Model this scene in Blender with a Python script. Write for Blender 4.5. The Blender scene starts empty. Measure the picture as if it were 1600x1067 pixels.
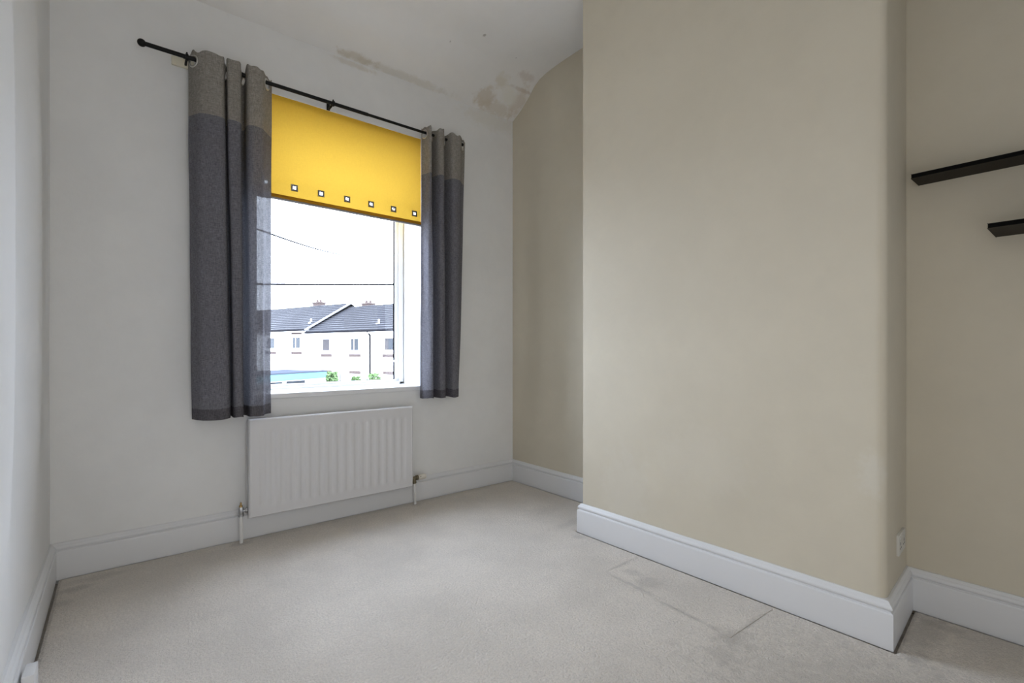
import bpy, bmesh, math, random
from mathutils import Vector, Matrix, noise
random.seed(7)
SC = bpy.context.scene
COL = SC.collection
PI = math.pi

# ------------------------------------------------------------------ camera, sky, lights, exposure
CAM = Vector((-2.4757, -3.0887, 1.08))
YAW = 0.671
cd = bpy.data.cameras.new('camera')
cam = bpy.data.objects.new('camera', cd); COL.objects.link(cam)
cam.location = CAM
cam.rotation_euler = (PI / 2, 0, -YAW)
cd.sensor_width = 36.0
cd.lens = 736.8 / 1600 * 36.0
cd.shift_y = 12.5 / 1600
cd.clip_start = 0.03; cd.clip_end = 500
SC.camera = cam

w = bpy.data.worlds.new('overcast_sky'); SC.world = w; w.use_nodes = True
bg = w.node_tree.nodes['Background']
bg.inputs[0].default_value = (0.80, 0.90, 1.10, 1)
bg.inputs[1].default_value = 15.0

def area(name, loc, rot, sx, sy, power, color=(1, 1, 1), portal=False):
    d = bpy.data.lights.new(name, 'AREA'); d.shape = 'RECTANGLE'; d.size = sx; d.size_y = sy
    d.energy = power; d.color = color
    if portal: d.cycles.is_portal = True
    o = bpy.data.objects.new(name, d); COL.objects.link(o); o.location = loc; o.rotation_euler = rot
    return o
area('window_portal', (-1.405, 0.40, 1.70), (-PI / 2, 0, 0), 1.12, 1.86, 1.0, portal=True)
area('rear_fill', (-2.2, -3.70, 1.1), (PI / 2, 0, 0), .9, 2.1, 13.0, (1.0, .985, .955))  # added soft fill lamp behind the camera; the rear wall has no opening

SC.view_settings.view_transform = 'Standard'
SC.view_settings.look = 'None'
SC.view_settings.gamma = 1.0
SC.view_settings.exposure = 0.12
SC.view_settings.use_curve_mapping = False

# ------------------------------------------------------------------ helpers
def obj(name, bm, mats, parent=None, origin=(0, 0, 0), smooth=None):
    """links a bmesh (built in room coordinates) as ONE mesh object with its origin at `origin`"""
    origin = Vector(origin)
    if parent is not None:
        origin = parent.get('_o') and Vector(parent['_o']) or Vector((0, 0, 0))
    bmesh.ops.translate(bm, verts=bm.verts, vec=-origin)
    rz = parent.get('_rz', 0.0) if parent is not None else 0.0
    if rz: bmesh.ops.rotate(bm, verts=bm.verts, cent=(0, 0, 0), matrix=Matrix.Rotation(-rz, 3, 'Z'))
    bmesh.ops.recalc_face_normals(bm, faces=bm.faces)
    me = bpy.data.meshes.new(name); bm.to_mesh(me); bm.free()
    for m in (mats if isinstance(mats, (list, tuple)) else [mats]):
        me.materials.append(m)
    if smooth:
        me.polygons.foreach_set('use_smooth', [True] * len(me.polygons))
        me.set_sharp_from_angle(angle=math.radians(smooth))
    o = bpy.data.objects.new(name, me); COL.objects.link(o)
    if parent is None:
        o.location = origin
    else:
        o.parent = parent
    if parent is None or True:
        o['_o'] = list(origin)
        if rz: o['_rz'] = rz
    return o

def tag(o, label=None, cat=None, group=None, kind=None):
    if label: o['label'] = label
    if cat: o['category'] = cat
    if group: o['group'] = group
    if kind: o['kind'] = kind
    return o

def thing(name, loc, label, cat, group=None, rz=0.0):
    o = bpy.data.objects.new(name, None); COL.objects.link(o)
    o.location = loc; o['_o'] = list(loc); o.empty_display_size = .1
    if rz: o['_rz'] = rz; o.rotation_euler = (0, 0, rz)
    return tag(o, label, cat, group)

def box(bm, x0, x1, y0, y1, z0, z1, bev=0.0, seg=2, M=None, mi=0):
    r = bmesh.ops.create_cube(bm, size=1.0)
    vs = r['verts']
    for v in vs:
        v.co = Vector(((x0 + x1) / 2 + v.co.x * (x1 - x0), (y0 + y1) / 2 + v.co.y * (y1 - y0), (z0 + z1) / 2 + v.co.z * (z1 - z0)))
    fs = set(f for v in vs for f in v.link_faces)
    if bev > 0:
        es = list(set(e for v in vs for e in v.link_edges))
        rr = bmesh.ops.bevel(bm, geom=es, offset=bev, segments=seg, affect='EDGES', profile=0.5)
        vs = list(set(v for f in rr['faces'] for v in f.verts) | set(v for v in vs if v.is_valid))
        fs = set(f for v in vs for f in v.link_faces)
    for f in fs: f.material_index = mi
    if M is not None:
        for v in vs: v.co = M @ v.co
    return vs

def tube(bm, pts, radii, n=16, caps=True):
    pts = [Vector(p) for p in pts]
    if not isinstance(radii, (list, tuple)): radii = [radii] * len(pts)
    rings = []
    t0 = (pts[1] - pts[0]).normalized()
    up = Vector((0, 0, 1)) if abs(t0.z) < .9 else Vector((1, 0, 0))
    u = t0.cross(up).normalized(); v = t0.cross(u).normalized()
    for i, p in enumerate(pts):
        if 0 < i < len(pts) - 1: t = ((pts[i + 1] - p).normalized() + (p - pts[i - 1]).normalized())
        elif i == 0: t = pts[1] - p
        else: t = p - pts[i - 1]
        if t.length < 1e-9: t = t0
        t.normalize()
        u = (u - t * u.dot(t)).normalized(); v = t.cross(u).normalized()
        rings.append([bm.verts.new(p + (u * math.cos(a) + v * math.sin(a)) * radii[i]) for a in [2 * PI * k / n for k in range(n)]])
    for a, b in zip(rings, rings[1:]):
        for k in range(n):
            bm.faces.new((a[k], a[(k + 1) % n], b[(k + 1) % n], b[k]))
    if caps:
        bm.faces.new(rings[0][::-1]); bm.faces.new(rings[-1])

def lathe(bm, base, axis, prof, n=20):
    """prof: list of (distance along axis, radius)"""
    base = Vector(base); axis = Vector(axis).normalized()
    pts = [base + axis * a for a, r in prof]
    t = axis; up = Vector((0, 0, 1)) if abs(t.z) < .9 else Vector((1, 0, 0))
    u = t.cross(up).normalized(); v = t.cross(u).normalized()
    rings = [[bm.verts.new(p + (u * math.cos(2 * PI * k / n) + v * math.sin(2 * PI * k / n)) * max(r, 1e-4)) for k in range(n)] for p, (a, r) in zip(pts, prof)]
    for a, b in zip(rings, rings[1:]):
        for k in range(n):
            bm.faces.new((a[k], a[(k + 1) % n], b[(k + 1) % n], b[k]))
    bm.faces.new(rings[0][::-1]); bm.faces.new(rings[-1])

def torus(bm, c, axis, R, r, n=24, m=8, flat=1.0):
    c = Vector(c); t = Vector(axis).normalized()
    up = Vector((0, 0, 1)) if abs(t.z) < .9 else Vector((1, 0, 0))
    u = t.cross(up).normalized(); v = t.cross(u).normalized()
    rings = []
    for i in range(n):
        a = 2 * PI * i / n; d = u * math.cos(a) + v * math.sin(a)
        rings.append([bm.verts.new(c + d * (R + r * math.cos(b)) + t * r * flat * math.sin(b)) for b in [2 * PI * k / m for k in range(m)]])
    for i in range(n):
        a, b = rings[i], rings[(i + 1) % n]
        for k in range(m):
            bm.faces.new((a[k], a[(k + 1) % m], b[(k + 1) % m], b[k]))

def grid(bm, nu, nv, fn, skip=None, mi=None):
    vs = [[bm.verts.new(fn(i, j)) for j in range(nv)] for i in range(nu)]
    for i in range(nu - 1):
        for j in range(nv - 1):
            if skip and skip(i, j): continue
            f = bm.faces.new((vs[i][j], vs[i + 1][j], vs[i + 1][j + 1], vs[i][j + 1]))
            if mi: f.material_index = mi(i, j)
    loose = [v for r in vs for v in r if not v.link_faces]
    for v in loose: bm.verts.remove(v)

# ------------------------------------------------------------------ materials
def nodes(name):
    m = bpy.data.materials.new(name); m.use_nodes = True
    nt = m.node_tree; b = nt.nodes['Principled BSDF']
    return m, nt, b

def N(nt, typ, **kw):
    n = nt.nodes.new(typ)
    for k, v in kw.items():
        if k in n.inputs: n.inputs[k].default_value = v
        else: setattr(n, k, v)
    return n

def c4(c): return (c[0], c[1], c[2], 1)

def mixrgb(nt, fac, a, b, blend='MIX'):
    n = nt.nodes.new('ShaderNodeMix'); n.data_type = 'RGBA'; n.blend_type = blend
    for sock, val in ((n.inputs[0], fac), (n.inputs[6], a), (n.inputs[7], b)):
        if hasattr(val, 'links') or isinstance(val, bpy.types.NodeSocket): nt.links.new(val, sock)
        else: sock.default_value = val if not isinstance(val, tuple) or len(val) == 4 else c4(val)
    return n.outputs[2]

def maprange(nt, val, a, b, c=0.0, d=1.0, smooth=True):
    n = nt.nodes.new('ShaderNodeMapRange')
    if smooth: n.interpolation_type = 'SMOOTHSTEP'
    n.inputs[1].default_value = a; n.inputs[2].default_value = b; n.inputs[3].default_value = c; n.inputs[4].default_value = d
    nt.links.new(val, n.inputs[0]); return n.outputs[0]

def math_(nt, op, a, b=None):
    n = nt.nodes.new('ShaderNodeMath'); n.operation = op
    for i, v in enumerate((a, b)):
        if v is None: continue
        if isinstance(v, bpy.types.NodeSocket): nt.links.new(v, n.inputs[i])
        else: n.inputs[i].default_value = v
    return n.outputs[0]

def pos(nt): return nt.nodes.new('ShaderNodeNewGeometry').outputs['Position']

def noise_tex(nt, vec, scale, detail=3.0, rough=.55, dist=0.0):
    n = N(nt, 'ShaderNodeTexNoise', Scale=scale, Detail=detail, Roughness=rough, Distortion=dist)
    nt.links.new(vec, n.inputs['Vector']); return n.outputs[0]

def scaled(nt, vec, s):
    n = nt.nodes.new('ShaderNodeVectorMath'); n.operation = 'MULTIPLY'; n.inputs[1].default_value = s
    nt.links.new(vec, n.inputs[0]); return n.outputs[0]

def blob(nt, p, c, rad, wob=None, inner=.35):
    """soft elliptical mask round c (rad = xyz half sizes), edge disturbed by noise"""
    s = nt.nodes.new('ShaderNodeVectorMath'); s.operation = 'SUBTRACT'; s.inputs[1].default_value = c
    nt.links.new(p, s.inputs[0])
    d = nt.nodes.new('ShaderNodeVectorMath'); d.operation = 'DIVIDE'; d.inputs[1].default_value = rad
    nt.links.new(s.outputs[0], d.inputs[0])
    l = nt.nodes.new('ShaderNodeVectorMath'); l.operation = 'LENGTH'; nt.links.new(d.outputs[0], l.inputs[0])
    v = l.outputs['Value']
    if wob is not None: v = math_(nt, 'ADD', v, wob)
    return maprange(nt, v, 1.0, inner)

def bump(nt, b, h, strength=.2, dist=.01):
    n = N(nt, 'ShaderNodeBump', Strength=strength, Distance=dist)
    nt.links.new(h, n.inputs['Height']); nt.links.new(n.outputs[0], b.inputs['Normal']); return n

def simple(name, col, rough=.5, metal=0.0, spec=.5, var=.0, vscale=20.0, bmp=0.0, bscale=120.0, coat=0.0):
    m, nt, b = nodes(name)
    b.inputs['Base Color'].default_value = c4(col); b.inputs['Roughness'].default_value = rough
    b.inputs['Metallic'].default_value = metal; b.inputs['Specular IOR Level'].default_value = spec
    b.inputs['Coat Weight'].default_value = coat
    if var > 0:
        p = nt.nodes.new('ShaderNodeTexCoord').outputs['Object']
        n = noise_tex(nt, p, vscale)
        lo = tuple(x * (1 - var) for x in col); hi = tuple(min(1, x * (1 + var)) for x in col)
        nt.links.new(mixrgb(nt, n, lo, hi), b.inputs['Base Color'])
        if bmp > 0: bump(nt, b, noise_tex(nt, p, bscale), bmp, .004)
    return m

def plaster(name, col, stains=(), var=.03, fine=.12):
    m, nt, b = nodes(name)
    p = pos(nt)
    big = noise_tex(nt, p, 1.6, 4, .6); med = noise_tex(nt, p, 9, 4, .6)
    lo = tuple(x * (1 - var) for x in col); hi = tuple(min(1, x * (1 + var)) for x in col)
    c = mixrgb(nt, maprange(nt, math_(nt, 'ADD', big, math_(nt, 'MULTIPLY', med, .35)), .45, .9), lo, hi)
    wob = math_(nt, 'MULTIPLY', math_(nt, 'SUBTRACT', noise_tex(nt, p, 22, 5, .65), .5), 1.7)
    for ctr, rad, sc, st in stains:
        k = math_(nt, 'MULTIPLY', blob(nt, p, ctr, rad, wob), st)
        c = mixrgb(nt, k, c, sc)
    nt.links.new(c, b.inputs['Base Color'])
    b.inputs['Roughness'].default_value = .85; b.inputs['Specular IOR Level'].default_value = .2
    h = math_(nt, 'ADD', math_(nt, 'MULTIPLY', noise_tex(nt, p, 5, 3), 1.5), math_(nt, 'MULTIPLY', noise_tex(nt, p, 70, 5, .65), .18))
    bump(nt, b, h, fine, .02)
    return m

WHITE = (.82, .815, .80)
CREAM = (.65, .593, .478)
M = {}
M['white_wall'] = plaster('white_plaster', WHITE, [
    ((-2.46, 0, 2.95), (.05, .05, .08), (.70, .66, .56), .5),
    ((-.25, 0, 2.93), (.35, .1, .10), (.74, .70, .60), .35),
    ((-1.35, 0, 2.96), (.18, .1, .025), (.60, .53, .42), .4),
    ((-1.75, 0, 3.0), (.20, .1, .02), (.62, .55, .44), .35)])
M['left_wall'] = plaster('left_white_plaster', WHITE, (), .02, .05)
M['cream_wall'] = plaster('cream_plaster', CREAM, [
    ((-.38, -1.45, .3), (.1, .2, .3), (.675, .63, .535), .4),
    ((-.36, -1.9, .55), (.1, .3, .2), (.67, .62, .52), .35),
    ((-.34, -2.55, .62), (.06, .06, .12), (.70, .665, .58), .5)], .03)
M['ceiling'] = plaster('ceiling_plaster', (.83, .815, .79), [
    ((-.36, -.10, 3.03), (.11, .13, .10), (.60, .51, .39), .55),
    ((-.24, -.06, 3.00), (.24, .10, .07), (.64, .56, .44), .50),
    ((-.07, -.15, 3.07), (.07, .19, .15), (.63, .54, .43), .50),
    ((-.30, -.22, 3.13), (.07, .09, .08), (.66, .59, .44), .40),
    ((-.12, -.30, 3.19), (.10, .05, .04), (.60, .53, .47), .45),
    ((-.10, -.22, 3.13), (.13, .016, .03), (.52, .42, .34), .40),
    ((-.18, -.15, 3.08), (.10, .09, .08), (.82, .80, .73), .75),
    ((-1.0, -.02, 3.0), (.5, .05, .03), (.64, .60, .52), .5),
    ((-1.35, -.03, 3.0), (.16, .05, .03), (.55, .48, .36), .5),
    ((-.62, -.45, 3.23), (.012, .018, .03), (.35, .33, .30), .7),
    ((-.80, -.30, 3.2), (.008, .012, .03), (.35, .33, .30), .7),
    ((-.30, -.40, 3.2), (.008, .012, .03), (.35, .33, .30), .7)], .02)

def carpet_mat(name, col):
    m, nt, b = nodes(name)
    p = pos(nt)
    big = noise_tex(nt, p, 2.2, 5, .6); pile = noise_tex(nt, p, 120, 3, .7); tuft = noise_tex(nt, p, 45, 4, .6)
    lo = tuple(x * .90 for x in col); hi = tuple(x * 1.07 for x in col)
    c = mixrgb(nt, maprange(nt, big, .32, .68), lo, hi)
    c = mixrgb(nt, maprange(nt, pile, .3, .7, 0, .45), c, tuple(x * .60 for x in col))
    c = mixrgb(nt, maprange(nt, tuft, .35, .75, 0, .16), c, tuple(x * .70 for x in col))
    wob = math_(nt, 'MULTIPLY', math_(nt, 'SUBTRACT', noise_tex(nt, p, 25, 4, .6), .5), 1.3)
    dirt_shade = tuple(x * .55 for x in col)
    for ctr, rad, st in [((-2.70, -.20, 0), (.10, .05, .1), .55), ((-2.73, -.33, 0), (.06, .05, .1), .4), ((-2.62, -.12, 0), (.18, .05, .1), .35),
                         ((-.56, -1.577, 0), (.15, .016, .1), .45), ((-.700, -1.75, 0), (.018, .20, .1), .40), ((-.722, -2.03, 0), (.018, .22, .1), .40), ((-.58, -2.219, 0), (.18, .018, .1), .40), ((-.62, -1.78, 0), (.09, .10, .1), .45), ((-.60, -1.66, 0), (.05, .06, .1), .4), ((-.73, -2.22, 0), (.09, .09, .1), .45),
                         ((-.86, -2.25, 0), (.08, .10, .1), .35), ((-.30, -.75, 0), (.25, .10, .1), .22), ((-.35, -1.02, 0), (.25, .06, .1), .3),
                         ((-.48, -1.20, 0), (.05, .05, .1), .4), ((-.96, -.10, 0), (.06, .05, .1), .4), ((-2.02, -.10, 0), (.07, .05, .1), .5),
                         ((-.14, -2.66, 0), (.30, .075, .1), .55), ((-.02, -2.70, 0), (.06, .12, .1), .4), ((-1.0, -.06, 0), (1.9, .05, .1), .28),  # strip by the breast's near side: dirt plus its shade painted in
                         ((-.36, -2.68, 0), (.06, .06, .1), .4), ((-.5, -2.75, 0), (.3, .05, .1), .2), ((-.95, -2.62, 0), (.75, .55, .2), .48), ((-1.15, -2.2, 0), (.45, .4, .2), .16), ((.0, -2.85, 0), (.35, .2, .2), .25)]:  # alcove shade edge painted in; broad darker area on the near carpet
        c = mixrgb(nt, math_(nt, 'MULTIPLY', blob(nt, p, ctr, rad, wob, .2), st), c, dirt_shade)
    nt.links.new(c, b.inputs['Base Color'])
    b.inputs['Roughness'].default_value = 1.0; b.inputs['Specular IOR Level'].default_value = .05
    b.inputs['Sheen Weight'].default_value = .15; b.inputs['Sheen Roughness'].default_value = .6
    h = math_(nt, 'ADD', pile, math_(nt, 'MULTIPLY', tuft, .8))
    bump(nt, b, h, .8, .014)
    return m
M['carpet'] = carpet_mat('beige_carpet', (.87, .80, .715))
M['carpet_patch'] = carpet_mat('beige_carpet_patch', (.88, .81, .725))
M['underlay'] = simple('dark_underlay', (.05, .04, .03), .9)
M['gloss_white'] = simple('white_gloss_paint', (.76, .76, .765), .35, var=.02, vscale=6, bmp=.05, bscale=25)
M['sill_white'] = simple('white_sill', (.82, .82, .82), .3)
M['upvc'] = simple('white_upvc', (.82, .83, .84), .3)
M['gasket'] = simple('black_gasket', (.005, .005, .006), .9, spec=0)
M['radiator'] = simple('white_radiator_enamel', (.72, .71, .715), .32)
M['pipe_white'] = simple('white_painted_pipe', (.74, .73, .71), .4)
M['chrome'] = simple('chrome', (.55, .56, .58), .28, 1.0)
M['brass'] = simple('aged_brass', (.45, .30, .13), .4, 1.0)
M['bronze'] = simple('dull_bronze', (.22, .19, .13), .45, 1.0)
M['cream_plastic'] = simple('cream_plastic', (.72, .68, .60), .45)
M['black_metal'] = simple('black_metal', (.004, .004, .0045), .5, spec=.25)
M['shelf'] = simple('black_brown_shelf', (.032, .026, .019), .7, spec=.2, var=.15, vscale=30)
M['shelf_edge'] = simple('black_shelf_edge', (.003, .003, .003), .8, spec=.1)
M['plastic_white'] = simple('white_plastic', (.78, .78, .78), .35)
M['dark'] = simple('dark_slot', (.02, .02, .02), .6)
M['cream_block'] = simple('cream_painted_batten', (.72, .67, .53), .6)
M['steel'] = simple('brushed_eyelet_steel', (.30, .30, .31), .35, 1.0)
M['ring_steel'] = simple('eyelet_ring_steel', (.62, .61, .58), .3, 1.0)

def cloth(name, col, trans, weave=1.0, sheer=0.0):
    m = bpy.data.materials.new(name); m.use_nodes = True; nt = m.node_tree
    nt.nodes.remove(nt.nodes['Principled BSDF'])
    out = nt.nodes['Material Output']
    p = pos(nt)
    wv = noise_tex(nt, scaled(nt, p, (60, 60, 700)), 1.0, 3, .7)
    wh = noise_tex(nt, scaled(nt, p, (700, 700, 40)), 1.0, 3, .7)
    k = math_(nt, 'MULTIPLY', math_(nt, 'ADD', wv, wh), .5)
    k = maprange(nt, k, .36, .64)
    a = mixrgb(nt, k, tuple(x * (1 - .45 * weave) for x in col), tuple(x * (1 + .45 * weave) for x in col))
    t = mixrgb(nt, k, tuple(x * (1 - .35 * weave) for x in trans), tuple(x * (1 + .35 * weave) for x in trans))
    d = nt.nodes.new('ShaderNodeBsdfDiffuse'); tr = nt.nodes.new('ShaderNodeBsdfTranslucent'); ad = nt.nodes.new('ShaderNodeAddShader')
    nt.links.new(a, d.inputs[0]); nt.links.new(t, tr.inputs[0])
    bm_ = N(nt, 'ShaderNodeBump', Strength=.25 * weave, Distance=.002); nt.links.new(k, bm_.inputs['Height']); nt.links.new(bm_.outputs[0], d.inputs['Normal'])
    nt.links.new(d.outputs[0], ad.inputs[0]); nt.links.new(tr.outputs[0], ad.inputs[1]); res = ad.outputs[0]
    if sheer > 0:                                  # open weave: a little of what lies behind shows through
        tp = nt.nodes.new('ShaderNodeBsdfTransparent'); a2 = nt.nodes.new('ShaderNodeAddShader')
        nt.links.new(mixrgb(nt, k, (sheer * .3,) * 3, (sheer * 1.7,) * 3), tp.inputs[0])
        nt.links.new(res, a2.inputs[0]); nt.links.new(tp.outputs[0], a2.inputs[1]); res = a2.outputs[0]
    nt.links.new(res, out.inputs[0])
    return m
M['drape'] = cloth('charcoal_drape_cloth', (.160, .157, .176), (.016, .017, .020), 1.0, .022)
M['band'] = cloth('grey_header_cloth', (.27, .25, .225), (.02, .02, .02), .9, .012)
M['hem'] = cloth('charcoal_hem_cloth', (.105, .10, .11), (.004, .004, .005))
M['blind'] = cloth('yellow_blind_cloth', (.42, .27, .03), (.173, .104, .0135), .12)
M['blind_pocket'] = cloth('yellow_blind_pocket', (.34, .20, .02), (.12, .055, .008), .12)
M['blind_bar'] = simple('grey_blind_bar', (.33, .32, .32), .5)

def glass_mat():
    m = bpy.data.materials.new('window_glass'); m.use_nodes = True; nt = m.node_tree
    nt.nodes.remove(nt.nodes['Principled BSDF']); out = nt.nodes['Material Output']
    t = nt.nodes.new('ShaderNodeBsdfTransparent'); g = nt.nodes.new('ShaderNodeBsdfGlossy'); mx = nt.nodes.new('ShaderNodeMixShader')
    t.inputs[0].default_value = (.97, .98, .98, 1); g.inputs['Roughness'].default_value = .02
    lw = N(nt, 'ShaderNodeLayerWeight', Blend=.5)          # Schlick reflectance, the same from both faces of the pane
    k = math_(nt, 'ADD', math_(nt, 'MULTIPLY', math_(nt, 'POWER', lw.outputs['Facing'], 5.0), .92), .03)
    nt.links.new(k, mx.inputs[0]); nt.links.new(t.outputs[0], mx.inputs[1]); nt.links.new(g.outputs[0], mx.inputs[2]); nt.links.new(mx.outputs[0], out.inputs[0])
    return m
M['glass'] = glass_mat()
M['render_white'] = simple('white_house_render', (.80, .80, .79), .9, var=.03, vscale=.8)
M['tiles'] = simple('slate_grey_roof_tiles', (.020, .020, .024), .6, spec=.12, var=.35, vscale=4)
M['brick'] = simple('pale_red_brick', (.075, .058, .053), .9, spec=0, var=.35, vscale=8)
M['mortar'] = simple('mortar', (.045, .04, .039), .9, spec=0)
M['house_glass'] = simple('dark_house_window', (.012, .016, .021), .3, spec=.12)
M['house_frame'] = simple('white_house_frame', (.8, .8, .8), .5)
M['net'] = simple('pale_net_curtain', (.055, .05, .05), .9, spec=0, var=.4, vscale=6)
M['gutter'] = simple('dark_gutter', (.010, .010, .012), .8, spec=0)
M['lead'] = simple('pale_verge', (.6, .6, .6), .8)
M['verge'] = simple('grey_mortar_verge', (.24, .24, .25), .9, spec=0)
M['turquoise'] = simple('turquoise_fascia', (.085, .22, .25), .8, spec=0)
M['flat_roof'] = simple('grey_flat_roof', (.045, .05, .062), .9, spec=0)
M['leaf'] = simple('shrub_leaf', (.085, .13, .055), .9, spec=0, var=.4, vscale=5)
M['cable'] = simple('cable_black', (.004, .004, .005), .9, spec=0)
M['yard'] = simple('yard_paving', (.32, .31, .30), .95, var=.1, vscale=2)

# ------------------------------------------------------------------ room shell
ZC = 3.235
P0 = Vector((-2.715, -3.75)); P1 = Vector((-2.80, 0)); P2 = Vector((-.017, 0)); P3 = Vector((.030, -1.152))
P4 = Vector((-.398, -1.152)); P5 = Vector((-.329, -2.588)); P6 = Vector((.079, -2.562)); P7 = Vector((.120, -3.75))

# window wall with its opening (reveals included)
OX0, OX1, OZ0, OZ1, WD = -1.945, -.865, .790, 2.607, .37
bm = bmesh.new()
box(bm, -3.10, OX0, 0, WD, -.3, 3.5); box(bm, OX1, .30, 0, WD, -.3, 3.5)
box(bm, OX0, OX1, 0, WD, -.3, OZ0); box(bm, OX0, OX1, 0, WD, OZ1, 3.5)
tag(obj('wall_far', bm, M['white_wall']), 'white plastered window wall with a recessed window opening', kind='structure')

# left wall: old uneven plaster (shallow hollows and ridges)
def left_x(y): return P1.x + (P0.x - P1.x) * (y - P1.y) / (P0.y - P1.y)
def left_wave(y, z):
    g = lambda c, s: math.exp(-((y - c) / s) ** 2)
    env = lambda c, s: math.exp(-((z - c) / s) ** 4)
    d = .009 * g(-.505, .028) * env(1.40, .80) + .020 * g(-.56, .085) * env(1.40, .95) - .012 * g(-.90, .14) * env(1.4, 1.15)
    d += .040 * (0.5 + 0.5 * math.tanh((-1.12 - y) / .14)) * env(1.38, .92) * 1.0
    d += .003 * noise.noise(Vector((y * 2.5, z * 1.1, 3.3)))
    return d
bm = bmesh.new()
ys = [0.0 - 3.75 * i / 180 for i in range(181)]; zs = [-.05 + 3.4 * j / 60 for j in range(61)]
grid(bm, 181, 61, lambda i, j: Vector((left_x(ys[i]) + left_wave(ys[i], zs[j]), ys[i], zs[j])))
box(bm, -3.10, -2.87, -3.75, 0, -.3, 3.5)
tag(obj('wall_left', bm, M['left_wall'], smooth=40), 'white plastered left wall with uneven surface', kind='structure')

def wall_prism(name, pts, z0, z1, mat, label, smooth=None):
    bm = bmesh.new()
    lo = [bm.verts.new((p[0], p[1], z0)) for p in pts]; hi = [bm.verts.new((p[0], p[1], z1)) for p in pts]
    n = len(pts)
    for i in range(n): bm.faces.new((lo[i], lo[(i + 1) % n], hi[(i + 1) % n], hi[i]))
    bm.faces.new(lo[::-1]); bm.faces.new(hi)
    return tag(obj(name, bm, mat, smooth=smooth), label, kind='structure')
wall_prism('wall_right_far', [P2, P3, (.40, -1.152), (.40, 0)], -.3, 3.5, M['cream_wall'], 'cream wall of the alcove beside the window')
wall_prism('wall_right_near', [P6, P7, (.40, -3.75), (.40, -2.562)], -.3, 3.5, M['cream_wall'], 'cream wall of the right alcove behind the black shelves')
wall_prism('wall_rear', [(-3.1, -3.75), (.40, -3.75), (.40, -3.95), (-3.1, -3.95)], -.3, 3.5, M['white_wall'], 'white rear wall behind the camera')
# chimney breast: crisp left arris, soft rounded right arris
bm = bmesh.new()
path = [Vector((.06, -1.152))]
path += [Vector((.06 + (P4.x - .06) * t, -1.152)) for t in (.5, .97)]
path += [P4.copy()]
d45 = (P5 - P4).normalized(); dret = (P6 - P5).normalized(); R5 = .035
a = P5 - d45 * R5; c = P5 + dret * R5
for i in range(1, 40): path.append(P4 + (a - P4) * (i / 40))
for i in range(9):
    t = i / 8; path.append((1 - t) ** 2 * a + 2 * t * (1 - t) * P5 + t * t * c)
for i in range(1, 6): path.append(c + (P6 + dret * .05 - c) * (i / 5))
nz = 70
zz = [-.3 + 3.8 * j / nz for j in range(nz + 1)]
def breast_pt(i, j):
    p = path[i]; q = Vector((p.x, p.y, zz[j]))
    if i > 4:
        k = .004 * noise.noise(Vector((0, p.y * 1.6, zz[j] * .9))) + .0012 * noise.noise(Vector((1, p.y * 6, zz[j] * 5)))
        if i > 40: k += .004 * noise.noise(Vector((5, 0, zz[j] * 1.3)))
        q.x -= k
    return q
grid(bm, len(path), nz + 1, breast_pt)
tag(obj('wall_chimney_breast', bm, M['cream_wall'], smooth=50), 'cream chimney breast projecting into the room', kind='structure')

# ceiling with the coved slope along the window wall
prof = [(.05, 2.962), (0, 2.985), (-.03, 3.000), (-.115, 3.047), (-.185, 3.097), (-.245, 3.150), (-.285, 3.182), (-.33, 3.203), (-.40, 3.220), (-.51, 3.231), (-.70, 3.2345), (-.95, ZC), (-3.8, ZC)]
dens = []
for (y0, z0), (y1, z1) in zip(prof, prof[1:]):
    n = 3 if abs(y1 - y0) < 1 else 12
    dens += [(y0 + (y1 - y0) * k / n, z0 + (z1 - z0) * k / n) for k in range(n)]
dens.append(prof[-1])
xs = [-3.0 + 3.4 * i / 120 for i in range(121)]
def ceil_pt(i, j):
    y, z = dens[j]; k = max(0, min(1, (y + 1.0) / 1.0)) if y < 0 else 0
    s = .005 * noise.noise(Vector((xs[i] * 2.2, y * 3, 9))) * (1 if y < -.01 else .4)
    # blown plaster in the damp corner
    dmp = math.exp(-((xs[i] + .2) / .22) ** 4 - ((y + .16) / .16) ** 4)
    s += .006 * dmp * noise.noise(Vector((xs[i] * 18, y * 18, 1)))
    return Vector((xs[i], y, z + s))
bm = bmesh.new(); grid(bm, 121, len(dens), ceil_pt)
box(bm, -3.1, .4, -3.95, .37, 3.40, 3.50)
tag(obj('ceiling', bm, M['ceiling'], smooth=40), 'white ceiling with a coved edge and a brown damp stain in the corner', kind='structure')

# carpet floor, tucked down along the baseboards, with the patched hearth
BT = .025
def offset_path(pts, d, closed=True):
    out = []; n = len(pts)
    for i in range(n):
        p = pts[i]
        a = pts[i - 1] if (closed or i > 0) else None
        b = pts[(i + 1) % n] if (closed or i < n - 1) else None
        n1 = n2 = None
        if a is not None: t = (p - a).normalized(); n1 = Vector((t.y, -t.x))
        if b is not None: t = (b - p).normalized(); n2 = Vector((t.y, -t.x))
        if n1 is None: out.append(p + n2 * d); continue
        if n2 is None: out.append(p + n1 * d); continue
        m = (n1 + n2); m = m / max(1e-6, (1 + n1.dot(n2)))
        out.append(p + m * d)
    return out
plan = [P0, P1, P2, P3, P4, P5, P6, P7]       # clockwise seen from above: the room is on the right-hand side
def densify(pts, step, closed=True):
    out = []
    n = len(pts)
    for i in range(n if closed else n - 1):
        a, b = pts[i], pts[(i + 1) % n]; k = max(1, int((b - a).length / step))
        out += [a + (b - a) * t / k for t in range(k)]
    return out
patch = [Vector(p) for p in [(-.690, -1.583), (-.436, -1.572), (-.412, -2.225), (-.735, -2.212)]]
bm = bmesh.new()
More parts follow.
